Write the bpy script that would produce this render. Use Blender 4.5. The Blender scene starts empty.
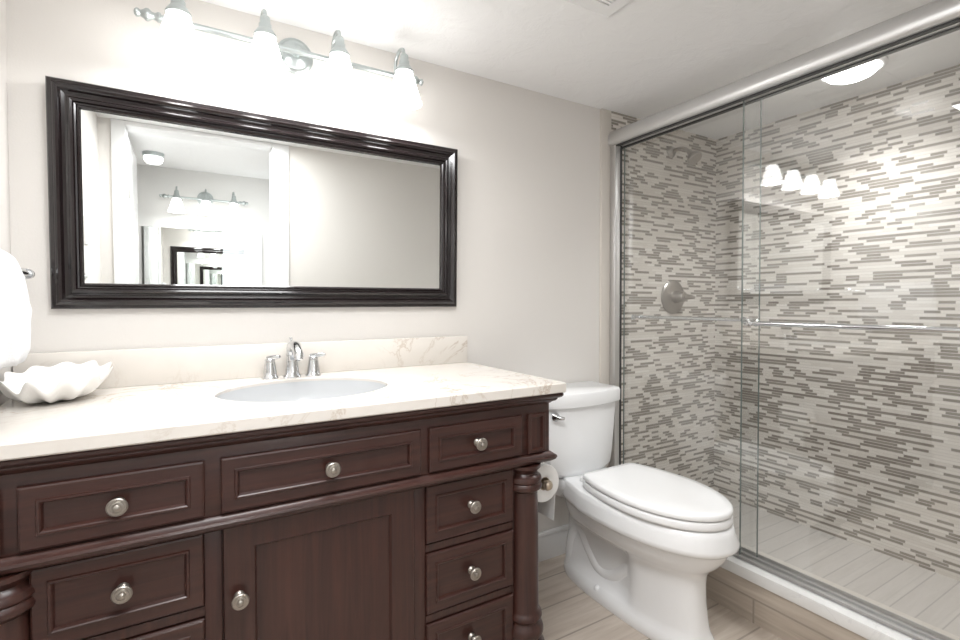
import bpy, bmesh, math, random
from mathutils import Vector, Matrix
random.seed(4)
sc = bpy.context.scene
C = sc.collection
PI = math.pi
S = 1.06            # working units -> metres
Z0 = 0.07           # working height of the floor

# ---------------------------------------------------------------- camera
def m_pt(p):
    return Vector((p[0]*S, p[1]*S, (p[2]-Z0)*S))
cd = bpy.data.cameras.new('camera')
cam = bpy.data.objects.new('camera', cd)
C.objects.link(cam)
sc.camera = cam
FPX = 493.35
cd.sensor_fit = 'HORIZONTAL'
cd.sensor_width = 36.0
cd.lens = 36.0*FPX/960.0
cd.shift_y = (313.2-320.0)/960.0
cd.clip_start = 0.02
yaw, pitch, roll = math.radians(30.782), math.radians(1.153), math.radians(-0.119)
f0 = Vector((math.sin(yaw), math.cos(yaw), 0)); r0 = Vector((math.cos(yaw), -math.sin(yaw), 0)); u0 = Vector((0, 0, 1))
F = f0*math.cos(pitch)-u0*math.sin(pitch)
U = u0*math.cos(pitch)+f0*math.sin(pitch)
R_ = r0*math.cos(roll)+U*math.sin(roll)
U_ = U*math.cos(roll)-r0*math.sin(roll)
cam.matrix_world = Matrix.Translation(m_pt((0, -1.65, 1.16))) @ Matrix((R_, U_, -F)).transposed().to_4x4()

# ---------------------------------------------------------------- world, lights, exposure
w = bpy.data.worlds.new('world'); sc.world = w; w.use_nodes = True
w.node_tree.nodes['Background'].inputs[0].default_value = (0.9, 0.95, 1, 1)
w.node_tree.nodes['Background'].inputs[1].default_value = 0.6
vs = sc.view_settings
vs.view_transform = 'Standard'; vs.look = 'None'; vs.gamma = 1.0; vs.use_curve_mapping = False
vs.exposure = 1.2
sc.cycles.glossy_bounces = 10
sc.cycles.max_bounces = 14
sc.cycles.transparent_max_bounces = 16
SHADE_E = 3.1       # vanity lamp shades
DOME_E = 6.0       # shower ceiling light
HALL_E = 1.2
def area(name, loc, size, power, rot=(0, 0, 0), col=(1, 1, 1), sy=None):
    l = bpy.data.lights.new(name, 'AREA'); l.energy = power; l.color = col
    l.shape = 'RECTANGLE' if sy else 'SQUARE'; l.size = size
    if sy: l.size_y = sy
    o = bpy.data.objects.new(name, l); C.objects.link(o)
    o.location = m_pt(loc); o.rotation_euler = rot
    return o
area('room_ceiling_fill', (0.22, -1.12, 2.02), 0.55, 9.5, (0, 0, 0), (.98, .99, 1), 0.6)  # added fill light under the ceiling, no fixture belongs to it
area('hall_ceiling_fill', (0.1, -1.70, 2.025), 0.6, 2.4, (0, 0, 0), (.98, .99, 1), 0.06)  # added fill strip hidden behind the door head, stands in for hall lamps
area('hall_side_fill', (0.62, -2.2, 1.25), 1.0, 1.8, (PI/2, 0, PI/2-0.9+PI), (.94, .97, 1), 1.3)  # added fill panel in the hall, stands in for daylight without a window

# ---------------------------------------------------------------- materials
def mat(name, col, rough=.5, metal=0, spec=.5, coat=0, emit=None, es=0):
    m = bpy.data.materials.new(name); m.use_nodes = True
    b = m.node_tree.nodes['Principled BSDF']
    b.inputs['Base Color'].default_value = (*col, 1)
    b.inputs['Roughness'].default_value = rough
    b.inputs['Metallic'].default_value = metal
    b.inputs['Specular IOR Level'].default_value = spec
    b.inputs['Coat Weight'].default_value = coat
    b.inputs['Coat Roughness'].default_value = .08
    if emit:
        b.inputs['Emission Color'].default_value = (*emit, 1)
        b.inputs['Emission Strength'].default_value = es
    return m
class NT:
    def __init__(s, m): s.t = m.node_tree; s.b = s.t.nodes['Principled BSDF']
    def n(s, ty, **k):
        x = s.t.nodes.new(ty)
        for a, b in k.items(): setattr(x, a, b)
        return x
    def l(s, a, b): s.t.links.new(a, b)
    def math(s, op, a, b=None, c=None):
        x = s.n('ShaderNodeMath', operation=op)
        for i, v in enumerate((a, b, c)):
            if v is None: continue
            if isinstance(v, (int, float)): x.inputs[i].default_value = v
            else: s.l(v, x.inputs[i])
        return x.outputs[0]
    def mix(s, f, a, b):
        x = s.n('ShaderNodeMix', data_type='RGBA')
        for i, v in ((0, f), (6, a), (7, b)):
            if isinstance(v, (int, float)): x.inputs[i].default_value = v
            elif isinstance(v, tuple): x.inputs[i].default_value = (*v, 1)
            else: s.l(v, x.inputs[i])
        return x.outputs[2]
    def bump(s, h, strength, dist=.01):
        x = s.n('ShaderNodeBump'); x.inputs['Strength'].default_value = strength; x.inputs['Distance'].default_value = dist
        s.l(h, x.inputs['Height']); s.l(x.outputs[0], s.b.inputs['Normal'])
    def coord(s, scale=(1, 1, 1)):
        t = s.n('ShaderNodeTexCoord'); mp = s.n('ShaderNodeMapping'); mp.inputs['Scale'].default_value = scale
        s.l(t.outputs['Object'], mp.inputs[0]); return mp.outputs[0]
    def noise(s, vec, scale, detail=4, rough=.5, dist=0):
        x = s.n('ShaderNodeTexNoise'); x.inputs['Scale'].default_value = scale; x.inputs['Detail'].default_value = detail
        x.inputs['Roughness'].default_value = rough; x.inputs['Distortion'].default_value = dist
        s.l(vec, x.inputs['Vector']); return x.outputs[0]
    def ramp(s, fac, stops):
        x = s.n('ShaderNodeValToRGB'); e = x.color_ramp.elements
        while len(e) < len(stops): e.new(.5)
        for i, (p, c) in enumerate(stops):
            e[i].position = p; e[i].color = (*c, 1) if isinstance(c, tuple) else (c, c, c, 1)
        s.l(fac, x.inputs[0]); return x.outputs[0]

def paint(name, col, rough=.6, bs=.12, sc_=220):
    m = mat(name, col, rough); t = NT(m); t.bump(t.noise(t.coord(), sc_, 3), bs, .002); return m
def textured_ceiling():
    m = mat('ceiling_paint', (.89, .89, .89), .5); t = NT(m); v = t.coord()
    n = t.noise(v, 9, 6, .6, .6)
    t.bump(t.ramp(n, [(.42, 0.), (.6, 1.)]), .22, .006); return m
def wood(name, axis):
    m = mat(name, (.06, .03, .025), .3, coat=.12); t = NT(m)
    s = {'x': (1.5, 30, 30), 'z': (30, 30, 1.5), 'y': (30, 1.5, 30)}[axis]
    n = t.noise(t.coord(s), 2.2, 6, .6, .8)
    c = t.ramp(n, [(.3, (.027, .0095, .0072)), (.5, (.042, .0148, .0110)), (.7, (.058, .0205, .0150))])
    t.l(c, t.b.inputs['Base Color']); t.bump(n, .06, .002)
    t.l(t.ramp(n, [(.3, .42), (.7, .3)]), t.b.inputs['Roughness']); return m
def marble(name, base, vein, rough=.12, sc_=3.2, warp=2.2):
    m = mat(name, base, rough); t = NT(m); v = t.coord()
    n = t.noise(v, sc_, 8, .62, warp)
    a = t.math('ABSOLUTE', t.math('SUBTRACT', n, .5))
    k = t.ramp(a, [(0., 1.), (.007, .6), (.02, 0.)])
    g = t.noise(v, 2.0, 3); g2 = t.ramp(g, [(.45, 0.), (.62, 1.)])
    f = t.math('MULTIPLY', t.math('MULTIPLY', k, g2), .8)
    cloud = t.ramp(t.noise(v, 5, 5, .6), [(.3, tuple(c*.93 for c in base)), (.7, base)])
    t.l(t.mix(f, cloud, vein), t.b.inputs['Base Color']); return m
def mosaic(name, axis):
    m = mat(name, (.6, .55, .5), .3); t = NT(m)
    tc = t.n('ShaderNodeTexCoord'); sp = t.n('ShaderNodeSeparateXYZ'); t.l(tc.outputs['Object'], sp.inputs[0])
    u = sp.outputs[axis]; z = sp.outputs['Z']
    HR = .0130; L = .052
    zr = t.math('DIVIDE', z, HR); row = t.math('FLOOR', zr); fz = t.math('FRACT', zr)
    wn = t.n('ShaderNodeTexWhiteNoise', noise_dimensions='1D'); t.l(row, wn.inputs['W'])
    off = t.math('MULTIPLY', wn.outputs[0], 7.3)
    ur = t.math('ADD', t.math('DIVIDE', u, L), off); cell = t.math('FLOOR', ur); fu = t.math('FRACT', ur)
    cb = t.n('ShaderNodeCombineXYZ'); t.l(cell, cb.inputs[0]); t.l(row, cb.inputs[1])
    w2 = t.n('ShaderNodeTexWhiteNoise', noise_dimensions='2D'); t.l(cb.outputs[0], w2.inputs['Vector'])
    # long runs: low frequency noise along the row, so dark bars come two or three cells long
    cl = t.n('ShaderNodeCombineXYZ'); t.l(t.math('MULTIPLY', ur, .62), cl.inputs[0]); t.l(t.math('MULTIPLY', row, 3.17), cl.inputs[1])
    c2 = t.n('ShaderNodeCombineXYZ'); t.l(t.math('MULTIPLY', cell, .38), c2.inputs[0]); t.l(t.math('MULTIPLY', row, .87), c2.inputs[1])
    nn = t.noise(c2.outputs[0], 1.0, 1)
    dark = t.math('GREATER_THAN', t.math('ADD', t.math('MULTIPLY', nn, 1.25), t.math('MULTIPLY', w2.outputs[0], .42)), .862)
    gz = t.math('GREATER_THAN', fz, .2)
    body = gz
    w3 = t.n('ShaderNodeTexWhiteNoise', noise_dimensions='2D'); 
    cb3 = t.n('ShaderNodeCombineXYZ'); t.l(t.math('FLOOR', t.math('DIVIDE', ur, 3)), cb3.inputs[0]); t.l(row, cb3.inputs[1]); t.l(cb3.outputs[0], w3.inputs['Vector'])
    light = t.ramp(w3.outputs[0], [(0., (.63, .585, .535)), (.5, (.685, .645, .595)), (1., (.735, .70, .655))])
    dk = t.ramp(w3.outputs[0], [(0., (.245, .218, .188)), (1., (.315, .287, .252))])
    col = t.mix(dark, light, dk)
    col = t.mix(body, (.60, .56, .52), col)
    t.l(col, t.b.inputs['Base Color'])
    t.l(t.mix(dark, (.32, .32, .32), (.12, .12, .12)), t.b.inputs['Roughness'])
    t.bump(body, .25, .001); return m
def planks(name, cols, pw, pl, axis, grout, gw=.004, rough=.35, grain=True, gsz=(1.2, 14)):
    # axis: plank direction 'x' or 'y' in the horizontal plane (or y along a vertical face)
    m = mat(name, cols[0], rough); t = NT(m)
    tc = t.n('ShaderNodeTexCoord'); sp = t.n('ShaderNodeSeparateXYZ'); t.l(tc.outputs['Object'], sp.inputs[0])
    a, b = (sp.outputs['X'], sp.outputs['Y']) if axis == 'x' else (sp.outputs['Y'], sp.outputs['X'])
    if axis == 'yz': a, b = sp.outputs['Y'], sp.outputs['Z']
    cb = t.n('ShaderNodeCombineXYZ'); t.l(a, cb.inputs[0]); t.l(b, cb.inputs[1])
    br = t.n('ShaderNodeTexBrick'); t.l(cb.outputs[0], br.inputs[0])
    br.inputs['Scale'].default_value = 1; br.inputs['Brick Width'].default_value = pl; br.inputs['Row Height'].default_value = pw
    br.inputs['Mortar Size'].default_value = gw; br.inputs['Mortar Smooth'].default_value = .3
    br.inputs['Color1'].default_value = (0, 0, 0, 1); br.inputs['Color2'].default_value = (1, 1, 1, 1); br.offset = .37
    mp = t.n('ShaderNodeMapping'); mp.inputs['Scale'].default_value = (gsz[0], gsz[1], 1); t.l(cb.outputs[0], mp.inputs[0])
    n = t.noise(mp.outputs[0], 2.5, 6, .6, .5)
    base = t.ramp(n, [(.3, cols[0]), (.52, cols[1]), (.72, cols[2])])
    base = t.mix(t.math('MULTIPLY', br.outputs['Color'], .25 if grain else .06), base, cols[2])
    t.l(t.mix(br.outputs['Fac'], base, grout), t.b.inputs['Base Color'])
    t.bump(t.math('SUBTRACT', 1, br.outputs['Fac']), .3, .001); return m
def glass_pane(name, tint, refl=1.0):
    m = bpy.data.materials.new(name); m.use_nodes = True; t = m.node_tree; t.nodes.clear()
    o = t.nodes.new('ShaderNodeOutputMaterial'); mx = t.nodes.new('ShaderNodeMixShader')
    tr = t.nodes.new('ShaderNodeBsdfTransparent'); tr.inputs[0].default_value = (*tint, 1)
    gl = t.nodes.new('ShaderNodeBsdfGlossy'); gl.inputs['Roughness'].default_value = .0
    lw = t.nodes.new('ShaderNodeLayerWeight'); lw.inputs['Blend'].default_value = .5      # 1-|cos|, the same from both sides
    def mth(op, a, b):
        x = t.nodes.new('ShaderNodeMath'); x.operation = op
        for i, v in enumerate((a, b)):
            if isinstance(v, (int, float)): x.inputs[i].default_value = v
            else: t.links.new(v, x.inputs[i])
        return x.outputs[0]
    fr = t.nodes.new('ShaderNodeMath'); fr.operation = 'ADD'; fr.inputs[0].default_value = .085
    t.links.new(mth('MULTIPLY', mth('POWER', lw.outputs['Facing'], 5), .96), fr.inputs[1])
    t.links.new(fr.outputs[0], mx.inputs[0]); t.links.new(tr.outputs[0], mx.inputs[1]); t.links.new(gl.outputs[0], mx.inputs[2])
    t.links.new(mx.outputs[0], o.inputs[0]); return m
def cloth(name, col):
    m = mat(name, col, .95, spec=.1); t = NT(m); t.b.inputs['Sheen Weight'].default_value = .3
    t.bump(t.noise(t.coord(), 160, 4, .7), .6, .004); return m

M = dict(
    wall=paint('wall_paint', (.71, .682, .65)), white=mat('white_trim', (.82, .82, .82), .35),
    hall=paint('hall_paint', (.72, .71, .69)), door=mat('white_door', (.83, .83, .83), .22),
    ceil=textured_ceiling(), woodx=wood('espresso_wood_horizontal', 'x'), woodz=wood('espresso_wood_vertical', 'z'),
    marble=marble('cream_marble', (.72, .68, .63), (.44, .35, .27)), sill=marble('white_marble', (.86, .86, .85), (.7, .7, .7)),
    mosx=mosaic('mosaic_tile_end', 'X'), mosy=mosaic('mosaic_tile_side', 'Y'),
    floor=planks('wood_look_floor_tile', ((.44, .365, .30), (.56, .485, .415), (.66, .59, .52)), .16, .95, 'x', (.36, .31, .26)),
    curb=planks('wood_look_curb_tile', ((.39, .33, .27), (.50, .43, .36), (.60, .54, .47)), .3, .62, 'yz', (.36, .31, .26)),
    showerfloor=planks('shower_floor_tile', ((.50, .47, .44), (.54, .51, .48), (.57, .54, .51)), .0725, 3.0, 'x', (.40, .38, .36), .003, .4, False),
    trimtile=paint('cream_trim_tile', (.60, .56, .51), .35, .05, 60),
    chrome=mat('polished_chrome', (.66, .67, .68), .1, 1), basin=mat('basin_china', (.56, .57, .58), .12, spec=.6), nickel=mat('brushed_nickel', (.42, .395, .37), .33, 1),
    alu=mat('satin_aluminium', (.72, .72, .72), .36, 1), track=mat('matt_aluminium', (.50, .49, .48), .5, 1), darkrub=mat('dark_seal', (.04, .04, .04), .5),
    fixture=mat('satin_nickel_fixture', (.47, .51, .51), .3, .9), antique=mat('antique_pewter', (.40, .37, .335), .33, 1),
    brass=mat('aged_nickel', (.55, .47, .38), .3, 1),
    frame=mat('black_lacquer', (.008, .0045, .005), .14, spec=.5, coat=.4), mirror=mat('mirror_silver', (.93, .95, .94), .0, 1),
    china=mat('white_vitreous_china', (.90, .905, .91), .12, spec=.6), seat=mat('white_plastic_seat', (.88, .88, .88), .2),
    shade=mat('frosted_shade', (1, 1, 1), .4, emit=(1, .99, .97), es=SHADE_E),
    dome=mat('glowing_dome', (1, 1, 1), .4, emit=(1, .98, .95), es=DOME_E),
    hallshade=mat('hall_shade', (1, 1, 1), .4, emit=(1, .98, .95), es=HALL_E),
    pane=glass_pane('clear_shower_glass', (.99, .996, .994)), edge=mat('glass_edge_green', (.16, .19, .18), .2),
    towel=cloth('white_terry', (.72, .72, .73)), paper=mat('white_paper', (.82, .82, .81), .9), plate=mat('wall_plate_white', (.85, .85, .84), .3),
    shell=mat('white_shell', (.86, .85, .83), .35), black=mat('black_void', (.02, .02, .02), .6), core=mat('cardboard', (.45, .36, .27), .9),
)

# ---------------------------------------------------------------- builders
ORG = {}
def link(o): C.objects.link(o); return o
def bbox_base(bm):
    xs = [v.co for v in bm.verts]
    return Vector(((min(v.x for v in xs)+max(v.x for v in xs))/2, (min(v.y for v in xs)+max(v.y for v in xs))/2, min(v.z for v in xs)))
def obj(name, bm, m, parent=None, smooth=40, label=None, origin=None):
    if parent is None:
        org = Vector(origin) if origin is not None else bbox_base(bm)
    else: org = ORG[parent.name]
    bmesh.ops.translate(bm, verts=bm.verts[:], vec=-org)
    bmesh.ops.recalc_face_normals(bm, faces=bm.faces[:])
    me = bpy.data.meshes.new(name); bm.to_mesh(me); bm.free()
    mm = m if isinstance(m, (list, tuple)) else [m]
    for q in mm: me.materials.append(q)
    if smooth:
        for p in me.polygons: p.use_smooth = True
        me.set_sharp_from_angle(angle=math.radians(smooth))
    o = link(bpy.data.objects.new(name, me))
    if parent is None: o.location = org
    else: o.parent = parent
    ORG[o.name] = org
    if label: o['label'] = label
    return o
def tag(o, label, cat, group=None, kind=None):
    o['label'] = label; o['category'] = cat
    if group: o['group'] = group
    if kind: o['kind'] = kind
    return o
def struct(name, bm, m, smooth=0, origin=None, label=None, parent=None):
    o = obj(name, bm, m, parent, smooth, label, origin)
    if parent is None: o['kind'] = 'structure'
    return o
def thing(name, loc, label, cat, group=None):
    o = link(bpy.data.objects.new(name, None)); o.location = loc; o.empty_display_size = .05
    ORG[o.name] = Vector(loc); return tag(o, label, cat, group)
def B(): return bmesh.new()
def box(bm, x0, x1, y0, y1, z0, z1, bev=0, seg=2):
    r = bmesh.ops.create_cube(bm, size=1); vs_ = r['verts']
    for v in vs_: v.co = Vector((x0+(v.co.x+.5)*(x1-x0), y0+(v.co.y+.5)*(y1-y0), z0+(v.co.z+.5)*(z1-z0)))
    if bev:
        es = list({e for v in vs_ for e in v.link_edges})
        bmesh.ops.bevel(bm, geom=es, offset=bev, segments=seg, affect='EDGES', profile=.5)
    return bm
def ring(bm, pts): return [bm.verts.new(p) for p in pts]
def bridge(bm, a, b):
    n = len(a)
    for i in range(n): bm.faces.new((a[i], a[(i+1) % n], b[(i+1) % n], b[i]))
def loft(bm, rings, cap0=True, cap1=True):
    rs = [ring(bm, r) for r in rings]
    for a, b in zip(rs, rs[1:]): bridge(bm, a, b)
    if cap0: bm.faces.new(rs[0][::-1])
    if cap1: bm.faces.new(rs[-1])
    return rs
def lathe(bm, prof, c, axis='z', n=32, cap0=True, cap1=True):
    c = Vector(c); out = []
    for r, h in prof:
        p = []
        for i in range(n):
            a = 2*PI*i/n; x, y = r*math.cos(a), r*math.sin(a)
            v = {'z': (x, y, h), 'y': (x, h, y), 'x': (h, x, y), '-y': (x, -h, y)}[axis]
            p.append(c+Vector(v))
        out.append(p)
    loft(bm, out, cap0, cap1)
def tube(bm, pts, r, n=12, caps=True):
    pts = [Vector(p) for p in pts]; rr = r if isinstance(r, (list, tuple)) else [r]*len(pts)
    up = None; rings = []
    for i, p in enumerate(pts):
        t = (pts[min(i+1, len(pts)-1)]-pts[max(i-1, 0)]).normalized()
        if up is None:
            up = t.orthogonal().normalized()
        up = (up-t*up.dot(t)).normalized(); s = t.cross(up)
        rings.append([p+(up*math.cos(2*PI*k/n)+s*math.sin(2*PI*k/n))*rr[i] for k in range(n)])
    loft(bm, rings, caps, caps)
def smooth_path(pts, k=6):
    P = [Vector(p) for p in pts]; out = []
    for i in range(len(P)-1):
        p0, p1, p2, p3 = P[max(i-1, 0)], P[i], P[i+1], P[min(i+2, len(P)-1)]
        for j in range(k):
            t = j/k
            out.append(.5*((2*p1)+(p2-p0)*t+(2*p0-5*p1+4*p2-p3)*t*t+(3*p1-p0-3*p2+p3)*t**3))
    out.append(P[-1]); return out
def panel_front(bm, x0, x1, z0, z1, prof):
    """rectangular moulded front facing -y; prof = [(inset, y), ...] from the back edge to the centre field"""
    rs = [[(x0+i, y, z0+i), (x1-i, y, z0+i), (x1-i, y, z1-i), (x0+i, y, z1-i)] for i, y in prof]
    loft(bm, rs)
def sellipse(cx, yb, yf, hw, z, n=48, p=2.3, pb=None):
    """outline in a horizontal plane, from back yb to front yf (negative), half width hw"""
    cy = (yb+yf)/2; hl = (yb-yf)/2; out = []
    for i in range(n):
        a = 2*PI*i/n; c, s = math.cos(a), math.sin(a)
        q = p if s < 0 or pb is None else pb
        out.append((cx+hw*math.copysign(abs(c)**(2/q), c), cy+hl*math.copysign(abs(s)**(2/q), s), z))
    return out

# ---------------------------------------------------------------- room shell
XL, XS, XR, ZC, YD = -.372, 1.615, 2.456, 2.035, -1.546
struct('wall_back', box(B(), XL-.1, XS, 0, .1, Z0, ZC), M['wall'])
struct('wall_shower_end', box(B(), XS+.061, XR+.1, -.010, .1, Z0, ZC), M['mosx'], origin=(0, 0, 0))
bm = B(); box(bm, XS, XS+.061, -.012, .1, Z0, ZC, .003)
struct('trim_1', bm, M['trimtile'], 40)
struct('wall_right', box(B(), XR, XR+.1, YD-.12, -.010, Z0, ZC), M['mosy'], origin=(0, 0, 0))
struct('wall_left', box(B(), XL-.1, XL, YD-.12, 0, Z0, ZC), M['wall'])
bm = B(); box(bm, XL-.1, 1.68, YD-.12, .1, Z0-.06, Z0); box(bm, -.62, .9, -2.8, YD-.12, Z0-.06, Z0)
struct('floor', bm, M['floor'], origin=(.05, .03, 0))
bm = B(); box(bm, XL-.1, XR+.1, YD-.12, .1, ZC, ZC+.06); box(bm, -.62, .9, -2.8, YD-.12, ZC, ZC+.06)
struct('ceiling', bm, M['ceil'])
# wall with the doorway the photograph is taken from
DL, DR, DH = -.258, .448, 2.010
bm = B(); box(bm, XL, DL-.012, YD-.12, YD, Z0, ZC); box(bm, DR+.012, XR, YD-.12, YD, Z0, ZC); box(bm, DL-.012, DR+.012, YD-.12, YD, DH+.012, ZC)
struct('wall_front', bm, M['wall'])
# door casing and jambs
bm = B()
box(bm, DL-.06, DL, YD, YD+.011, Z0, ZC-.001, .003); box(bm, DR, DR+.09, YD-.001, YD+.011, Z0, ZC-.001, .003)
struct('trim_2', bm, M['white'], 30)
struct('trim_3', box(B(), DL, DR, YD, YD+.011, DH, ZC-.001, .003), M['white'], 30)
bm = B()
box(bm, DL-.012, DL, YD-.12, YD, Z0, DH, .001); box(bm, DR, DR+.012, YD-.12, YD, Z0, DH, .001); box(bm, DL-.012, DR+.012, YD-.12, YD, DH, DH+.012, .001)
struct('trim_4', bm, M['white'], 30)
# door leaf folded back into the hall
dr = struct('door_1', box(B(), DL-.04, DL-.005, -2.32, YD-.125, Z0+.01, DH-.005, .002), M['door'], 30)
for zz in (1.7, 1.1, .4):
    obj('hinge', box(B(), DL-.006, DL+.002, -1.70, YD-.126, zz-.04, zz+.04, .001), M['nickel'], dr, label='brushed metal hinge')
kb = B(); lathe(kb, [(.012, 0), (.012, .02), (.026, .03), (.03, .045), (.022, .06), (.0, .062)], (DL-.005, -2.26, 1.0), 'x', 20, True, False)
obj('door_knob', kb, M['nickel'], dr, label='round nickel door knob')
# hall beyond the doorway
YH = -2.70
struct('wall_hall_end', box(B(), -.62, .9, YH-.1, YH, Z0, ZC), M['hall'])
struct('wall_hall_left', box(B(), -.62, -.5, YH, YD-.12, Z0, ZC), M['hall'])
struct('wall_hall_right', box(B(), .72, .9, YH, YD-.12, Z0, ZC), M['hall'])
# second door standing ajar on the right of the hall
struct('door_2', box(B(), .66, .695, -2.65, -1.85, Z0+.01, 1.95, .002), M['door'], 30)
# baseboards
def basebd(name, x0, x1):
    bm = B(); box(bm, x0, x1, -.013, 0, Z0, Z0+.105, .002); box(bm, x0, x1, -.018, 0, Z0+.105, Z0+.122, .004)
    struct(name, bm, M['white'], 30)
basebd('baseboard_back', .93, XS)
bm = B(); box(bm, DR+.09, 1.64, YD, YD+.010, Z0, Z0+.12, .003); struct('baseboard_front', bm, M['white'], 30)

# ---------------------------------------------------------------- shower base and curb
bm = B(); box(bm, 1.70, XR, YD, -.01, Z0-.05, .125)
struct('floor_shower', bm, M['showerfloor'], origin=(0, .02, 0))
bm = B(); box(bm, 1.645, 1.79, YD, -.012, Z0, .210); struct('trim_5', bm, M['curb'], origin=(0, .1, -.13), label=None)
bm = B(); box(bm, 1.638, 1.705, YD, -.012, .210, .250, .003); struct('trim_6', bm, M['sill'], 30)
bm = B(); box(bm, 1.706, 1.795, YD, -.012, .210, .252, .004); struct('trim_7', bm, M['trimtile'], 30)

# shower enclosure: header rail, wall jamb, sill track
ENC = thing('shower_door_frame', (1.70, -.75, .232), 'satin silver shower door frame with rounded header rail and sill track', 'door frame')
XO = 1.655
prof = [(XO+.012, 1.871), (XO+.004, 1.874), (XO-.002, 1.885), (XO-.004, 1.90), (XO+.002, 1.925), (XO+.014, 1.938), (XO+.03, 1.943), (XO+.085, 1.943), (XO+.092, 1.936), (XO+.092, 1.871)]
bm = B(); loft(bm, [[(x, y, z) for x, z in prof] for y in (-.012, YD)])
obj('header_rail', bm, M['alu'], ENC, 50)
bm = B(); box(bm, XO+.014, XO+.03, YD, -.012, 1.866, 1.872); box(bm, XO+.06, XO+.075, YD, -.012, 1.866, 1.872)
obj('header_seal', bm, M['darkrub'], ENC, 0, label='dark seal under the header rail')
bm = B(); box(bm, 1.666, 1.698, -.046, -.012, .252, 1.872, .004); obj('wall_jamb', bm, M['alu'], ENC, 30)
bm = B(); box(bm, 1.698, 1.709, -.046, -.012, .252, 1.872, .001); obj('jamb_seal', bm, M['darkrub'], ENC, 30, label='dark seal strip of the wall jamb')
bm = B(); box(bm, 1.676, 1.73, YD, YD+.03, .252, 1.872, .003); obj('wall_jamb', bm, M['alu'], ENC, 30)
bm = B(); box(bm, 1.677, 1.738, YD, -.012, .2525, .257, .001); box(bm, 1.677, 1.681, YD, -.012, .257, .262, .001); box(bm, 1.703, 1.707, YD, -.012, .257, .266, .001); box(bm, 1.734, 1.738, YD, -.012, .257, .268, .001)
obj('sill_track', bm, M['track'], ENC, 30)

def glass_door(name, x, y0, y1, side, label, bar):
    t = thing(name, (x, (y0+y1)/2, .255), label, 'glass door', 'sliding shower doors')
    bm = B(); box(bm, x-.003, x+.003, y0+.0008, y1-.0008, .262, 1.867)
    obj('glass_panel', bm, M['pane'], t, 0)
    for yy in (y0, y1):
        bm = B(); box(bm, x-.0032, x+.0032, yy-.0009, yy+.0009, .262, 1.867); obj('glass_edge', bm, M['edge'], t, 0, label='dark green polished glass edge')
    b0, b1, zb = bar; xb = x+side*.04
    tb = B(); tube(tb, [(xb, b0, zb), (xb, b1, zb)], .0075, 14)
    o = obj('towel_bar', tb, M['chrome'], t, 50, label='thin polished chrome bar')
    for yy in (b0-.02, b1+.02):
        q = B(); lathe(q, [(.012, 0), (.012, .005), (.007, .010), (.007, .036), (.010, .04), (.010, .046), (0, .047)], (x+side*.003, yy, zb), 'x', 16, True, False)
        if side < 0:
            for v in q.verts: v.co.x = 2*(x+side*.003)-v.co.x
        obj('bar_post', q, M['chrome'], o, 50)
    return t
glass_door('shower_glass_door', 1.722, -.668, -.048, 1, 'clear glass shower door beside the toilet with bar on its inner side', (-.08, -.63, 1.097))
glass_door('shower_glass_door', 1.688, YD+.032, -.626, -1, 'clear glass shower door nearest the camera with outside chrome bar', (-.66, -1.42, 1.09))

# ---------------------------------------------------------------- shower fittings
SH = thing('shower_fixture', (2.13, -.01, 1.90), 'small round shower head on a curved arm high on the tiled wall', 'shower')
bm = B(); lathe(bm, [(.0, 0), (.029, 0), (.029, .004), (.022, .012), (.010, .016), (0, .016)], (2.088, -.010, 1.912), '-y', 28, False, False)
obj('flange', bm, M['nickel'], SH, 50)
bm = B(); tube(bm, smooth_path([(2.088, -.012, 1.912), (2.088, -.05, 1.918), (2.088, -.09, 1.908), (2.088, -.115, 1.885)]), .0085, 14); obj('arm', bm, M['nickel'], SH, 60)
bm = B(); lathe(bm, [(0, 0), (.011, 0), (.013, .01), (.012, .018), (.02, .026), (.034, .045), (.036, .056), (.033, .06), (0, .06)], (0, 0, 0), 'z', 28, False, False)
bmesh.ops.rotate(bm, verts=bm.verts[:], cent=(0, 0, 0), matrix=Matrix.Rotation(math.radians(180-38), 3, 'X'))
bmesh.ops.translate(bm, verts=bm.verts[:], vec=(2.088, -.112, 1.890))
hd = obj('spray_head', bm, M['nickel'], SH, 50)

V = thing('shower_valve', (2.113, -.01, 1.19), 'round brushed metal shower valve with lever on the tiled wall', 'shower valve')
bm = B(); lathe(bm, [(0, 0), (.085, 0), (.086, .004), (.080, .010), (.060, .015), (.035, .018), (0, .018)], (2.105, -.010, 1.19), '-y', 48, False, False); obj('escutcheon', bm, M['nickel'], V, 50)
bm = B(); lathe(bm, [(0, .0), (.030, .0), (.029, .03), (.026, .05), (.022, .056), (.0, .058)], (2.105, -.026, 1.19), '-y', 32, False, False)
h = obj('handle', bm, M['nickel'], V, 50)
bm = B(); tube(bm, [(2.105, -.072, 1.19), (2.13, -.078, 1.19), (2.165, -.082, 1.188), (2.175, -.083, 1.187)], [.016, .013, .010, .008], 14); obj('lever', bm, M['nickel'], h, 60)

# shower ceiling light
L = thing('shower_ceiling_light', (2.135, -.765, ZC), 'glowing round dome light on the shower ceiling', 'ceiling light')
bm = B(); lathe(bm, [(.108, 0), (.108, -.010), (.098, -.016), (.090, -.014), (.090, 0)], (2.135, -.765, ZC), 'z', 48); obj('trim_ring', bm, M['white'], L, 50)
bm = B(); lathe(bm, [(.088, -.006), (.085, -.018), (.072, -.032), (.05, -.042), (.025, -.047), (0.001, -.048)], (2.135, -.765, ZC), 'z', 40); obj('dome', bm, M['dome'], L, 60, label='frosted dome glowing white')

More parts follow.
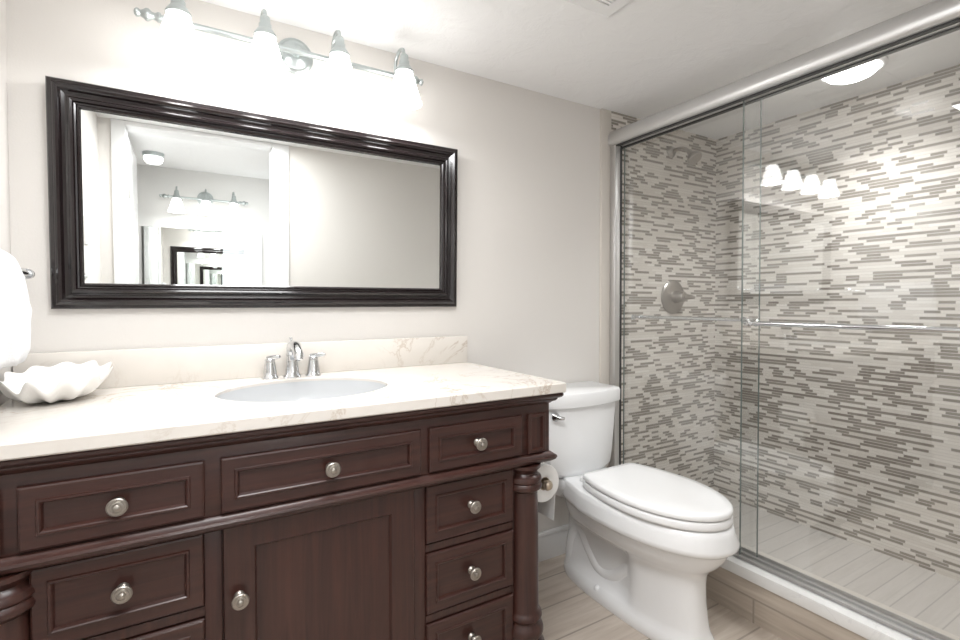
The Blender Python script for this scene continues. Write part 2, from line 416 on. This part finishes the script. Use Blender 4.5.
dl = bpy.data.lights.new('shower_bulb', 'AREA'); dl.shape = 'DISK'; dl.size = .13; dl.energy = 2.7; dl.color = (.98, .99, 1); dl.spread = math.radians(125)
do = bpy.data.objects.new('shower_bulb', dl); C.objects.link(do); do.location = m_pt((2.135, -.765, ZC-.052))
# exhaust vent on ceiling
ex = thing('exhaust_vent', (.975, -.67, ZC), 'square white exhaust vent cover on the ceiling', 'vent')
bm = B(); x0, x1, y0, y1 = .84, 1.115, -.82, -.545
loft(bm, [[(x0, y0, ZC), (x1, y0, ZC), (x1, y1, ZC), (x0, y1, ZC)], [(x0, y0, ZC-.008), (x1, y0, ZC-.008), (x1, y1, ZC-.008), (x0, y1, ZC-.008)],
          [(x0+.03, y0+.03, ZC-.026), (x1-.03, y0+.03, ZC-.026), (x1-.03, y1-.03, ZC-.026), (x0+.03, y1-.03, ZC-.026)]])
obj('cover', bm, M['white'], ex, 25)
bm = B()
for k in range(12):
    y = y0+.07+k*(y1-y0-.14)/11; box(bm, x0+.07, x1-.07, y-.003, y+.003, ZC-.030, ZC-.025)
obj('grille', bm, M['white'], ex, 25)

# ---------------------------------------------------------------- vanity cabinet
XC = .270
VA = thing('vanity_cabinet', (XC, -.28, Z0), 'espresso wood bathroom vanity with turned columns, drawers and one door', 'cabinet')
bm = B(); box(bm, XC-.595, XC+.585, -.518, -.012, .15, .71, .002)
obj('carcass', bm, M['woodz'], VA, 30)
# side panel frame (visible edge) + face frame of the lower section
bm = B()
for a, b in ((.477, .508), (.025, .056)): box(bm, a, b, -.528, -.518, .19, .712, .0015)
for a, b in ((.508, .772), (-.240, .025)):
    for z in (.545, .366): box(bm, a, b, -.530, -.518, z-.0095, z+.0095, .001)
    box(bm, a, b, -.526, -.518, .17, .19, .001)
box(bm, .772, .855, -.526, -.518, .15, .712, .001); box(bm, -.325, -.240, -.526, -.518, .15, .712, .001)
box(bm, .056, .477, -.526, -.518, .17, .19, .001)
obj('face_frame', bm, M['woodz'], VA, 30)
# apron: the wider upper section
bm = B(); box(bm, XC-.617, XC+.617, -.545, -.520, .733, .880, .001); box(bm, XC-.617, XC-.597, -.521, -.012, .733, .880, .001); box(bm, XC+.597, XC+.617, -.521, -.012, .733, .880, .001); box(bm, XC-.60, XC+.60, -.030, -.012, .733, .880, .001); obj('apron', bm, M['woodx'], VA, 30)
for sx in (1, -1):
    a, b = (.810, .868) if sx > 0 else (2*XC-.868, 2*XC-.810)
    bm = B(); panel_front(bm, a, b, .742, .853, [(0, -.544), (0, -.5515), (.002, -.5535), (.007, -.5535), (.0085, -.5550), (.0105, -.5545), (.013, -.5468), (.015, -.5466)])
    obj('end_block_panel', bm, M['woodz'], VA, 25)
def moulding(name, z0, cap, steps, m):
    """stack of (z, overhang) outlines running round three sides"""
    bm = B(); rs = []
    for z, o in steps:
        rs.append([(XC-.617-o, -.014, z), (XC-.617-o, -.545-o, z), (XC+.617+o, -.545-o, z), (XC+.617+o, -.014, z)])
    loft(bm, rs, cap, cap); return obj(name, bm, m, VA, 35)
moulding('cornice', 0, 0, [(.876, .002), (.880, .006), (.884, .014), (.888, .017), (.891, .017), (.892, .021), (.895, .026), (.899, .029), (.904, .029), (.9075, .026)], M['woodx'])
moulding('waist_moulding', 0, 1, [(.709, .003), (.713, .009), (.717, .014), (.724, .017), (.729, .015), (.732, .010), (.735, .007), (.738, .003)], M['woodx'])
def knob(x, y, z, parent):
    bm = B(); lathe(bm, [(.011, 0), (.010, .003), (.0065, .006), (.006, .014), (.010, .017), (.0152, .020), (.0166, .0225), (.0162, .0245), (.0145, .0255), (.0140, .0265), (.0115, .0265), (.0110, .0280), (.0085, .0285), (.0080, .0275), (.0065, .0275), (.0060, .030), (.003, .032), (.0005, .0325)], (x, y, z), '-y', 32)
    return obj('knob', bm, M['antique'], parent, 40, label='ringed pewter knob')
def drawer(x0, x1, z0, z1, yf, ins=.030, kx=None, kz=None, name='drawer'):
    bm = B()
    panel_front(bm, x0, x1, z0, z1, [(0, yf+.014), (0, yf+.004), (.0015, yf+.0015), (.0045, yf), (ins-.006, yf), (ins-.0045, yf-.0030), (ins-.001, yf-.0032), (ins+.001, yf-.0010), (ins+.0035, yf+.0065), (ins+.006, yf+.0065)])
    d = obj(name, bm, M['woodx'], VA, 22)
    knob((x0+x1)/2 if kx is None else kx, yf+.0065, (z0+z1)/2 if kz is None else kz, d)
    return d
for a, b in ((.508, .787), (.055, .486), (-.247, .027)): drawer(a, b, .743, .854, -.555)
for a, b in ((.508, .771), (-.238, .024)):
    for z0, z1 in ((.558, .703), (.379, .532), (.200, .353)): drawer(a, b, z0, z1, -.536)
bm = B(); yf = -.536
panel_front(bm, .058, .475, .193, .715, [(0, yf+.014), (0, yf+.004), (.002, yf), (.058, yf), (.060, yf+.002), (.063, yf+.008), (.066, yf+.008)])
dd = obj('door', bm, M['woodz'], VA, 22); knob(.087, yf, .560, dd)
# turned columns
for sx in (1, -1):
    x = XC+sx*.547; y = -.520
    bm = B(); lathe(bm, [(.047, .709), (.047, .700), (.040, .693), (.036, .686), (.040, .680), (.047, .676), (.050, .669), (.050, .664), (.046, .659), (.049, .655), (.051, .649), (.049, .642), (.043, .638), (.038, .632), (.0395, .60), (.0408, .45), (.0412, .30), (.046, .292), (.050, .287), (.051, .280), (.047, .273), (.043, .268), (.045, .262), (.052, .255), (.055, .245), (.055, .235), (.050, .225), (.046, .220), (.05, .213), (.057, .205), (.060, .195), (.060, .185)], (x, y, 0), 'z', 40)
    obj('column', bm, M['woodz'], VA, 35)
    bm = B(); box(bm, x-.062, x+.062, y-.062, y+.062, .150, .186, .004); obj('plinth', bm, M['woodx'], VA, 30)
    for yy in (y, -.09):
        bm = B(); lathe(bm, [(.030, .15), (.046, .140), (.052, .122), (.046, .10), (.030, .085), (.030, Z0)], (x if yy == y else x-sx*.02, yy, 0), 'z', 28); obj('foot', bm, M['woodz'], VA, 40)

# ---------------------------------------------------------------- countertop with oval cut-out
SX, SY, SRX, SRY = .274, -.285, .215, .182
ZT, ZB = .936, .908
def boundary():
    x0, x1, y0, y1, r = XL+.012, .921, -.582, -.003, .045
    pts = [(x1, y0+.002), (x1, y1), (x0, y1), (x0, y0+r+.04)]
    for k in range(9):
        a = PI+k*PI/16; pts.append((x0+(r+.04)+(r+.04)*math.cos(a), y0+r+.04+(r+.04)*math.sin(a)))
    pts.append((x1-.002, y0)); return pts
def ray_hit(poly, c, a):
    d = (math.cos(a), math.sin(a)); best = None
    for i in range(len(poly)):
        p, q = poly[i], poly[(i+1) % len(poly)]
        ex_, ey = q[0]-p[0], q[1]-p[1]; den = d[0]*ey-d[1]*ex_
        if abs(den) < 1e-12: continue
        t = ((p[0]-c[0])*ey-(p[1]-c[1])*ex_)/den; s = ((p[0]-c[0])*d[1]-(p[1]-c[1])*d[0])/den
        if t > 0 and -1e-9 <= s <= 1+1e-9 and (best is None or t < best): best = t
    return (c[0]+best*d[0], c[1]+best*d[1])
poly = boundary()
angs = sorted({round(2*PI*i/96, 6) for i in range(96)} | {round(math.atan2(p[1]-SY, p[0]-SX) % (2*PI), 6) for p in poly})
outer = [ray_hit(poly, (SX, SY), a) for a in angs]
def inner(k=1.0): return [(SX+SRX*k*math.cos(a), SY+SRY*k*math.sin(a)) for a in angs]
def shrink(pts, e): return [(p[0]-math.copysign(min(e, abs(p[0]-SX)), p[0]-SX)*(1 if abs(p[0]-SX) > .3 else 0), p[1]-math.copysign(e, p[1]-SY)*(1 if abs(p[1]-SY) > .25 else 0)) for p in pts]
bm = B()
rs = [ring(bm, [(x, y, z) for x, y in pp]) for pp, z in ((inner(1.0), ZT-.003), (inner(1.012), ZT), (shrink(outer, .003), ZT), (outer, ZT-.003), (outer, ZB+.003), (shrink(outer, .003), ZB), (inner(1.0), ZB))]
for a, b in zip(rs, rs[1:]): bridge(bm, a, b)
bridge(bm, rs[-1], rs[0])
ct = obj('countertop', bm, M['marble'], None, 30); tag(ct, 'cream marble countertop with oval sink cut-out on the dark vanity', 'countertop')
bs = obj('backsplash', box(B(), XL+.003, .916, -.020, -.001, ZT, 1.037, .002), M['marble'], None, 30); tag(bs, 'low cream marble backsplash strip against the wall behind the faucet', 'backsplash')

SK = thing('sink', (SX, SY, .76), 'white oval undermount sink basin in the marble countertop', 'sink')
bm = B(); rr = []
for k, z in ((.999, ZT-.013), (.996, ZT-.010), (.985, ZB-.016), (.94, ZB-.055), (.85, ZB-.09), (.70, ZB-.118), (.45, ZB-.135), (.2, ZB-.142), (.10, ZB-.144)):
    rr.append([(SX+SRX*k*math.cos(2*PI*i/64), SY+SRY*k*math.sin(2*PI*i/64), z) for i in range(64)])
for k, z in ((.2, ZB-.156), (.75, ZB-.13), (.95, ZB-.09), (1.03, ZB-.03), (1.05, ZB-.001)):
    rr.append([(SX+SRX*k*math.cos(2*PI*i/64), SY+SRY*k*math.sin(2*PI*i/64), z) for i in range(64)])
rs = [ring(bm, r) for r in rr]
for a, b in zip(rs, rs[1:]): bridge(bm, a, b)
bridge(bm, rs[-1], rs[0])
obj('basin', bm, M['basin'], SK, 60)
bm = B(); lathe(bm, [(.024, -.146), (.024, -.141), (.019, -.139), (.017, -.142), (.001, -.142)], (SX, SY, ZB), 'z', 28); obj('drain', bm, M['chrome'], SK, 40, label='chrome drain')

# ---------------------------------------------------------------- faucet
FA = thing('faucet', (.278, -.060, ZT), 'widespread chrome faucet with two lever handles behind the sink', 'faucet')
fx, fy = .277, -.060
bm = B(); lathe(bm, [(.026, 0), (.026, .004), (.022, .008), (.0195, .020), (.0165, .045), (.0155, .062), (.0175, .066), (.0175, .070), (.0155, .073), (.0165, .088), (.014, .102), (.006, .108), (.001, .109)], (fx, fy, ZT), 'z', 32)
tube(bm, smooth_path([(fx, fy, ZT+.085), (fx, fy-.03, ZT+.098), (fx, fy-.07, ZT+.095), (fx, fy-.105, ZT+.075), (fx, fy-.112, ZT+.062)]), [.015]*12+[.014]*8+[.012]*5, 16)
sp = obj('spout', bm, M['chrome'], FA, 60)
bm = B(); tube(bm, [(fx, fy+.018, ZT+.02), (fx, fy+.018, ZT+.112)], .0022, 8); lathe(bm, [(.0022, .108), (.006, .112), (.005, .12), (.001, .121)], (fx, fy+.018, ZT), 'z', 12); obj('lift_rod', bm, M['chrome'], sp, 50)
for sx in (-1, 1):
    hx = fx+sx*.063
    bm = B(); lathe(bm, [(.024, 0), (.024, .004), (.020, .008), (.0185, .020), (.0150, .045), (.0140, .052), (.015, .056), (.011, .061), (.001, .062)], (hx, fy, ZT), 'z', 28)
    hb = obj('handle', bm, M['chrome'], FA, 60)
    bm = B(); d = Vector((sx*.75, -.65, 0)) if sx > 0 else Vector((.6, -.6, 0))
    p0 = Vector((hx, fy, ZT+.060)); tube(bm, [p0-d*.008, p0+d*.012+Vector((0, 0, .003)), p0+d*.034+Vector((0, 0, .006)), p0+d*.040+Vector((0, 0, .0065))], [.008, .0075, .0065, .004], 12); obj('lever', bm, M['chrome'], hb, 60)

# ---------------------------------------------------------------- framed mirror (hangs tilted slightly forward)
MX0, MX1, MZ0, MZ1 = -.294, .869, 1.148, 1.729
MI = thing('framed_mirror', ((MX0+MX1)/2, -.006, MZ0), 'wide wall mirror in a stepped black lacquer frame above the sink', 'mirror')
bm = B()
pr = [(0, 0), (0, -.014), (.003, -.018), (.011, -.019), (.014, -.022), (.019, -.024), (.025, -.021), (.031, -.014), (.038, -.011), (.043, -.012), (.045, -.018), (.050, -.021), (.055, -.019), (.058, -.013), (.062, -.012), (.065, -.015), (.069, -.013), (.072, -.006)]
rs = []
for i, y in pr:
    i *= .93; y -= .006
    rs.append(ring(bm, [(MX0+i, y, MZ0+i), (MX1-i, y, MZ0+i), (MX1-i, y, MZ1-i), (MX0+i, y, MZ1-i)]))
for a, b in zip(rs, rs[1:]): bridge(bm, a, b)
obj('frame', bm, M['frame'], MI, 18)
g = .065
bm = B(); fce = bm.faces.new(ring(bm, [(MX0+g, -.0105, MZ0+g), (MX1-g, -.0105, MZ0+g), (MX1-g, -.0105, MZ1-g), (MX0+g, -.0105, MZ1-g)]))
bmesh.ops.extrude_face_region(bm, geom=[fce])
for v in list(bm.verts)[4:]: v.co.y = -.0065
gm = obj('mirror_glass', bm, M['mirror'], MI, 0)
MI.rotation_euler = (math.radians(1.3), 0, 0)

# ---------------------------------------------------------------- vanity lights
def vanity_light(cx, y0, z, n, sp, ext, label, shade_m, face=-1, name='vanity_light', watts=.6):
    """bar of n lamps on a wall at y0; face = direction of the room (-1: towards -y)"""
    t = thing(name, (cx, y0, z), label, 'wall light'); f = face
    bm = B(); lathe(bm, [(.055, 0), (.055, .006), (.046, .009), (.044, .014), (.036, .015), (.030, .020), (.012, .024), (.010, .055)], (cx, y0, z+.012), 'y' if f > 0 else '-y', 36)
    obj('backplate', bm, M['fixture'], t, 50, label='round nickel backplate')
    yb = y0+f*.062; half = (n-1)*sp/2+ext
    bm = B(); tube(bm, [(cx-half, yb, z), (cx+half, yb, z)], .0085, 16); br = obj('bar', bm, M['fixture'], t, 50)
    for s in (-1, 1):
        bm = B(); lathe(bm, [(.0085, -.03), (.013, -.028), (.013, -.022), (.0095, -.018), (.0095, -.010), (.016, -.002), (.016, .004), (.011, .010), (.008, .016), (.011, .020), (.011, .026), (.006, .030), (.0005, .031)], (0, 0, 0), 'x', 20)
        for v in bm.verts: v.co = Vector((cx+s*(half+v.co.x), yb+v.co.y, z+v.co.z))
        obj('finial', bm, M['fixture'], br, 50)
    for k in range(n):
        x = cx+(k-(n-1)/2)*sp; ya = y0+f*.140
        bm = B(); tube(bm, smooth_path([(x, yb, z), (x, yb, z+.030), (x, yb+f*.010, z+.054), (x, (yb+ya)/2, z+.067), (x, ya-f*.008, z+.056), (x, ya, z+.032)], 5), .0055, 12)
        obj('arm', bm, M['fixture'], t, 60)
        bm = B(); lathe(bm, [(.007, .040), (.012, .036), (.014, .028), (.014, .018), (.017, .015), (.017, .004), (.021, .0), (.026, -.008), (.030, -.014), (.030, -.020)], (x, ya, z), 'z', 24)
        so = obj('socket', bm, M['fixture'], t, 50)
        bm = B(); lathe(bm, [(.024, -.012), (.027, -.022), (.033, -.040), (.040, -.065), (.047, -.090), (.054, -.112), (.056, -.120), (.053, -.119), (.044, -.090), (.036, -.06), (.022, -.03)], (x, ya, z), 'z', 28)
        obj('shade', bm, shade_m, so, 60, label='bell shaped frosted shade glowing white')
        l = bpy.data.lights.new('bulb', 'AREA'); l.shape = 'DISK'; l.size = .085; l.energy = watts; l.color = (.98, .99, 1)
        lo = bpy.data.objects.new('bulb', l); C.objects.link(lo); lo.location = m_pt((x, ya, z-.116))
    return t
vanity_light(.304, 0, 1.927, 4, .208, .070, 'four-lamp nickel vanity light with bell shades above the framed mirror', M['shade'])

# ---------------------------------------------------------------- toilet
TX = 1.372
TXT = 1.356            # tank centre
T = thing('toilet', (TX, -.40, Z0), 'white two-piece toilet with closed lid between vanity and shower', 'toilet')
bm = B()
secs = [(.070, .098, -.085, -.722, 2.7), (.078, .101, -.082, -.727, 2.7), (.098, .101, -.082, -.725, 2.7), (.112, .095, -.086, -.718, 2.7), (.122, .090, -.092, -.713, 2.7), (.140, .088, -.094, -.708, 2.7),
        (.17, .088, -.098, -.703, 2.7), (.22, .090, -.102, -.698, 2.6), (.27, .094, -.104, -.697, 2.5), (.300, .100, -.106, -.700, 2.4), (.318, .110, -.108, -.708, 2.3), (.332, .124, -.108, -.722, 2.25), (.350, .140, -.106, -.742, 2.2), (.375, .152, -.103, -.760, 2.2),
        (.395, .158, -.102, -.768, 2.2), (.403, .161, -.101, -.771, 2.2), (.409, .172, -.10, -.786, 2.2), (.418, .179, -.098, -.795, 2.2), (.430, .179, -.096, -.795, 2.2), (.460, .171, -.095, -.782, 2.2), (.478, .167, -.095, -.778, 2.2), (.482, .157, -.10, -.768, 2.2)]
def bowl_ring(z, hw, yb, yf, p, n=72):
    out = []
    for i in range(n):
        a = 2*PI*i/n; c, s = math.cos(a), math.sin(a)
        cy, hl = (yb+yf)/2, (yb-yf)/2
        x = hw*math.copysign(abs(c)**(2/p), c); y = cy+hl*math.copysign(abs(s)**(2/p), s)
        if z > .33:                                    # plan narrows towards the tank deck
            k = min(1., (z-.33)/.07); e = max(0., min(1., (-.14-y)/.20))
            wmax = hw*(1-k)+(.108+e*max(0, hw-.108))*k
        elif .115 < z:                                 # waist behind the front column
            k = min(1., (z-.115)/.03)*min(1., (.335-z)/.04); e = max(0., min(1., (-.455-y)/.035))
            wmax = hw*(1-k)+(.062+e*(hw-.062))*k
        else: wmax = hw
        if abs(x) > wmax: x = math.copysign(wmax, x)
        out.append((TX+x, y, z))
    return out
loft(bm, [bowl_ring(z, hw, yb, yf, p) for z, hw, yb, yf, p in secs])
# trapway relief on both flanks
for sx in (-1, 1):
    o = TX+sx*.034
    tube(bm, smooth_path([(o, -.52, .31), (o, -.45, .235), (o, -.38, .175), (o, -.31, .165), (o, -.25, .22), (o, -.20, .28), (o, -.155, .22), (o, -.14, .10)], 6), [.034]*43, 16)
base = obj('bowl', bm, M['china'], T, 60)
for sx in (-1, 1):
    bm = B(); lathe(bm, [(.013, 0), (.013, .006), (.010, .012), (.004, .015), (.0005, .0155)], (TX+sx*.086, -.33, .108), 'z', 18); obj('bolt_cap', bm, M['china'], base, 60)
    bm = B(); lathe(bm, [(.016, 0), (.016, .010), (.012, .014), (.0005, .014)], (0, 0, 0), 'x', 24)
    for v in bm.verts: v.co = Vector((TX+sx*(.068+v.co.x), -.175+v.co.y, .375+v.co.z*1.2))
    obj('mounting_cap', bm, M['nickel'], base, 60, label='dull metal cap in the side recess')
# seat ring and lid
def seat_ring(z, k, hw=.170, yc=-.515, fl=.262, bl=.34, yb=-.288):
    hw, fl, bl, yb = hw-k, fl-k, bl-k, yb-k; out = []
    e = math.asin((yb-.012-yc)/bl)                       # the outline is cut straight across at the hinge side
    for i in range(49):
        a = e-i*(PI+2*e)/48; s_ = math.sin(a); out.append((TX+hw*math.cos(a), yc+(bl if s_ > 0 else fl)*s_, z))
    hx = hw*math.cos(e)
    for t in (-1, -.5, 0, .5, 1): out.append((TX+t*(hx-.014), yb, z))
    return out
bm = B(); loft(bm, [seat_ring(.484, .006), seat_ring(.486, .001), seat_ring(.492, 0), seat_ring(.507, .001), seat_ring(.510, .005)]); seat = obj('seat', bm, M['seat'], T, 60)
bm = B(); loft(bm, [seat_ring(.5145, .007), seat_ring(.516, .001), seat_ring(.521, .0), seat_ring(.528, .001), seat_ring(.533, .006), seat_ring(.535, .03), seat_ring(.536, .08)]); lid = obj('lid', bm, M['seat'], T, 60)
for sx in (-1, 1):
    bm = B(); box(bm, TX+sx*.075-.018, TX+sx*.075+.018, -.272, -.238, .477, .500, .006); obj('hinge', bm, M['seat'], seat, 50)
# tank
def tank_ring(z, hw, yb, yf, n=48, bulge=.032, rr=.035):
    pts = []; x0, x1 = -hw, hw
    nb = 14
    for i in range(nb+1):
        t = -1+2*i/nb; pts.append((TXT+t*(hw-rr*.35), yf+bulge*(abs(t)**2.2), z))
    for k in range(1, 6):
        a = -PI/2+k*PI/12; pts.append((TXT+hw-rr*.35+rr*.35*math.cos(a), yf+bulge+rr*(1+math.sin(a)), z))
    pts.append((TXT+hw, yb-.012, z)); pts.append((TXT+hw-.01, yb, z)); pts.append((TXT-hw+.01, yb, z)); pts.append((TXT-hw, yb-.012, z))
    for k in range(5, 0, -1):
        a = -PI/2+k*PI/12; pts.append((TXT-hw+rr*.35-rr*.35*math.cos(a), yf+bulge+rr*(1+math.sin(a)), z))
    return pts
bm = B(); loft(bm, [tank_ring(.471, .125, -.03, -.165), tank_ring(.473, .140, -.026, -.182), tank_ring(.482, .157, -.024, -.194), tank_ring(.500, .166, -.022, -.202), tank_ring(.56, .171, -.021, -.208), tank_ring(.66, .176, -.020, -.213), tank_ring(.757, .180, -.020, -.217)])
tank = obj('tank', bm, M['china'], T, 60)
bm = B(); loft(bm, [tank_ring(.756, .180, -.017, -.223), tank_ring(.758, .188, -.015, -.231), tank_ring(.762, .190, -.013, -.233), tank_ring(.804, .190, -.012, -.234), tank_ring(.812, .187, -.015, -.231), tank_ring(.815, .178, -.022, -.222)])
obj('tank_lid', bm, M['china'], T, 50)
bm = B(); lathe(bm, [(.017, 0), (.017, .004), (.012, .008), (.009, .016), (.0005, .016)], (TXT-.158, -.196, .728), '-y', 20)
tube(bm, [(TXT-.158, -.208, .728), (TXT-.150, -.222, .727), (TXT-.140, -.226, .725)], [.008, .007, .006], 12)
obj('flush_lever', bm, M['chrome'], tank, 60, label='chrome flush lever')
# deck under the tank
bm = B(); loft(bm, [tank_ring(.395, .095, -.06, -.20), tank_ring(.43, .110, -.05, -.235), tank_ring(.458, .114, -.045, -.25), tank_ring(.4705, .108, -.05, -.245)]); obj('deck', bm, M['china'], T, 60)

# water supply valve
wv = B(); lathe(wv, [(.018, 0), (.018, .003), (.008, .006), (.008, .03), (.012, .032), (.012, .05), (.0005, .05)], (1.045, -.013, .165), '-y', 18)
lathe(wv, [(.003, 0), (.014, .0), (.014, .010), (.003, .012)], (1.045, -.063, .165), '-y', 14)
o = obj('supply_valve', wv, M['chrome'], None, 50); tag(o, 'small chrome water shut-off valve on the baseboard beside the toilet', 'valve')
hs = B(); tube(hs, smooth_path([(1.045, -.055, .177), (1.05, -.07, .26), (1.12, -.09, .36), (1.22, -.11, .42), (1.24, -.11, .462)], 6), .005, 10)
obj('hose', hs, M['alu'], o, 60, label='braided supply hose')

# ---------------------------------------------------------------- toilet paper on the vanity side
px, pz = .920, .617
PH = thing('paper_holder', (.857, -.43, pz), 'small metal toilet paper holder with ball finial on the vanity side', 'paper holder')
bm = B(); lathe(bm, [(.020, 0), (.020, .004), (.012, .008), (.009, .012)], (.8555, -.365, pz), 'x', 20); tube(bm, [(.862, -.365, pz), (px, -.365, pz)], .0075, 12); obj('bracket', bm, M['brass'], PH, 50)
bm = B(); tube(bm, [(px, -.360, pz), (px, -.49, pz)], .0065, 12); lathe(bm, [(.0065, .480), (.010, .485), (.008, .489), (.0135, .494), (.0155, .501), (.011, .509), (.0005, .512)], (px, 0, pz), '-y', 22); obj('rod', bm, M['brass'], PH, 50)
PR = thing('toilet_paper_roll', (px, -.43, pz-.056), 'white toilet paper roll on the holder beside the vanity column', 'toilet paper')
bm = B(); prf = [(.020, .375), (.055, .375), (.056, .377), (.056, .481), (.055, .483), (.020, .483)]
rs = []
for r, h in prf: rs.append(ring(bm, [(px+r*math.cos(2*PI*i/40), -h, pz+r*math.sin(2*PI*i/40)) for i in range(40)]))
for a, b in zip(rs, rs[1:]+rs[:1]): bridge(bm, a, b)
roll_ = obj('roll', bm, M['paper'], PR, 50)
bm = B(); lathe(bm, [(.0195, .376), (.0195, .482), (.018, .482), (.018, .376)], (px, 0, pz), '-y', 28, False, False); obj('core', bm, M['core'], roll_, 50, label='cardboard core')
bm = B(); pts = [(px+.0565, pz+.0), (px+.0545, pz-.018), (px+.049, pz-.032)]+[(px+.042-.0006*k, pz-.045-.0085*k) for k in range(0, 10)]
rs = [ring(bm, [(x, -.377, z), (x, -.481, z), (x+.001, -.481, z), (x+.001, -.377, z)]) for x, z in pts]
for a, b in zip(rs, rs[1:]): bridge(bm, a, b)
bm.faces.new(rs[0]); bm.faces.new(rs[-1]); obj('hanging_sheet', bm, M['paper'], PR, 50)

# ---------------------------------------------------------------- shell dish on the counter
SHL = B(); n, mth = 120, 16
cx_, cy_ = -.262, -.150
rows = []
def shell_pt(a, t, off=0):
    lob = math.cos(a*11+1.2); fl = t**2.2
    rx, ry = .102+.006*lob*fl, .118+.007*lob*fl
    amp = .42-.26*math.sin(a-.2)
    z = .010+.050*t**3.2+.022*amp*lob*t**2.2*min(1, t*1.4)+.014*math.sin(a+.35)*t*t
    return (cx_+rx*t*math.cos(a), cy_+ry*t*math.sin(a), ZT+z+off)
for side, off in ((0, 0), (1, -.007)):
    rr = [[shell_pt(2*PI*i/n, .05+.95*j/(mth-1), off if j < mth-1 else off*.5) for i in range(n)] for j in range(mth)]
    rows.append(rr)
rs = [ring(SHL, r) for r in rows[0]]+[ring(SHL, r) for r in rows[1][::-1]]
for a, b in zip(rs, rs[1:]): bridge(SHL, a, b)
SHL.faces.new(rs[0]); SHL.faces.new(rs[-1])
lathe(SHL, [(.030, .0005), (.036, .004), (.034, .012), (.028, .018)], (cx_, cy_, ZT), 'z', 24)
o = obj('shell_dish', SHL, M['shell'], None, 60); tag(o, 'white fluted clam shell dish at the left end of the countertop', 'shell dish')

# ---------------------------------------------------------------- towel bar and towel on left wall
TB = thing('towel_bar', (XL, -.42, 1.232), 'chrome towel bar on the left wall above the shell dish', 'towel bar')
bm = B(); tube(bm, [(-.322, -.100, 1.232), (-.322, -.72, 1.232)], .008, 14); obj('rod', bm, M['chrome'], TB, 50)
for yy in (-.098, -.725):
    bm = B(); lathe(bm, [(.024, 0), (.024, .005), (.012, .010), (.010, .036), (.013, .039), (.013, .05), (.0005, .052)], (XL, yy, 1.232), 'x', 20); obj('bracket', bm, M['chrome'], TB, 50)
    if yy > -.5:
        bm = B(); lathe(bm, [(.012, -.005), (.012, .006), (.008, .010), (.011, .016), (.008, .024), (.0005, .028)], (-.322, yy, 1.232), 'y', 18); obj('finial', bm, M['chrome'], TB, 50)
bm = B(); rs = []
ny = 40
for j in range(ny+1):
    y = -.185-.36*j/ny; e = min(j, ny-j)/ny; puff = .85+.15*min(1, e*8)
    row = []
    prof_ = [(-.366, 1.03), (-.366, 1.15), (-.362, 1.225), (-.348, 1.262), (-.325, 1.279), (-.302, 1.268), (-.286, 1.238), (-.277, 1.195), (-.273, 1.15), (-.276, 1.10), (-.281, 1.06), (-.290, 1.035), (-.32, 1.03), (-.345, 1.028)]
    for k, (x, z) in enumerate(prof_):
        wv_ = .003*math.sin(y*60+z*25)+.002*math.sin(y*23-z*70) if k > 4 else 0
        if z > 1.13: z -= .05*max(0., 1-j/ny*6)**2*(z-1.13)/.15
        xx = -.333+(x+.325)*puff*.80
        row.append((max(xx+wv_, XL+.004), y+.006*math.sin(z*30)*(1 if e < .05 else 0), z+.003*math.sin(y*31)))
    rs.append(ring(bm, row))
for a, b in zip(rs, rs[1:]): bridge(bm, a, b)
bm.faces.new(rs[0]); bm.faces.new(rs[-1])
bmesh.ops.subdivide_edges(bm, edges=bm.edges[:], cuts=1, smooth=.5)
o = obj('towel', bm, M['towel'], None, 80); tag(o, 'thick white folded towel draped over the bar on the left wall', 'towel')

# wall plate with switches on the left wall, seen in the mirror
WP = thing('switch_plate', (XL, -1.12, 1.43), 'white switch plate on the left wall seen reflected in the mirror', 'switch')
bm = B(); box(bm, XL, XL+.006, -1.16, -1.08, 1.37, 1.49, .002); obj('plate', bm, M['plate'], WP, 30)
for yy in (-1.137, -1.103): obj('switch', box(B(), XL+.006, XL+.010, yy-.011, yy+.011, 1.405, 1.455, .002), M['plate'], WP, 30)

# ---------------------------------------------------------------- hall: mirror, light bar, ceiling lamp (all seen in the framed mirror)
HM = obj('hall_mirror', box(B(), -.27, .525, YH+.026, YH+.032, .95, 1.60, .001), M['mirror'], None, 0); HM.rotation_euler = (math.radians(1.3), 0, math.radians(1.5)); tag(HM, 'frameless wall mirror in the next room seen reflected through the doorway', 'mirror')
vanity_light(.135, YH, 1.820, 3, .184, .075, 'three-lamp light bar in the next room reflected in the framed mirror', M['hallshade'], 1, watts=.3)
HC = thing('hall_ceiling_light', (-.17, -2.25, ZC), 'small flush ceiling lamp in the next room reflected in the mirror', 'ceiling light')
bm = B(); lathe(bm, [(.06, 0), (.06, -.022), (.055, -.026)], (-.17, -2.25, ZC), 'z', 32); obj('base', bm, M['fixture'], HC, 50)
bm = B(); lathe(bm, [(.052, -.026), (.055, -.035), (.050, -.055), (.035, -.068), (.001, -.072)], (-.17, -2.25, ZC), 'z', 32); obj('shade', bm, M['hallshade'], HC, 60)
hv = obj('hall_counter', box(B(), -.45, .72, YH+.001, YH+.4, .88, .92, .003), M['marble'], None, 30); tag(hv, 'cream counter below the mirror of the next room', 'countertop')
hc = obj('hall_cabinet', box(B(), -.44, .71, YH+.001, YH+.38, Z0, .879, .003), M['white'], None, 30); tag(hc, 'white cabinet below the counter of the next room', 'cabinet')

# ---------------------------------------------------------------- convert working units to metres
done = set()
for o in list(C.objects):
    if o.type == 'MESH' and o.data.name not in done:
        o.data.transform(Matrix.Scale(S, 4)); done.add(o.data.name)
    if o.type in ('MESH', 'EMPTY'):
        l = o.location.copy()
        if o.parent is None: l.z -= Z0
        o.location = l*S
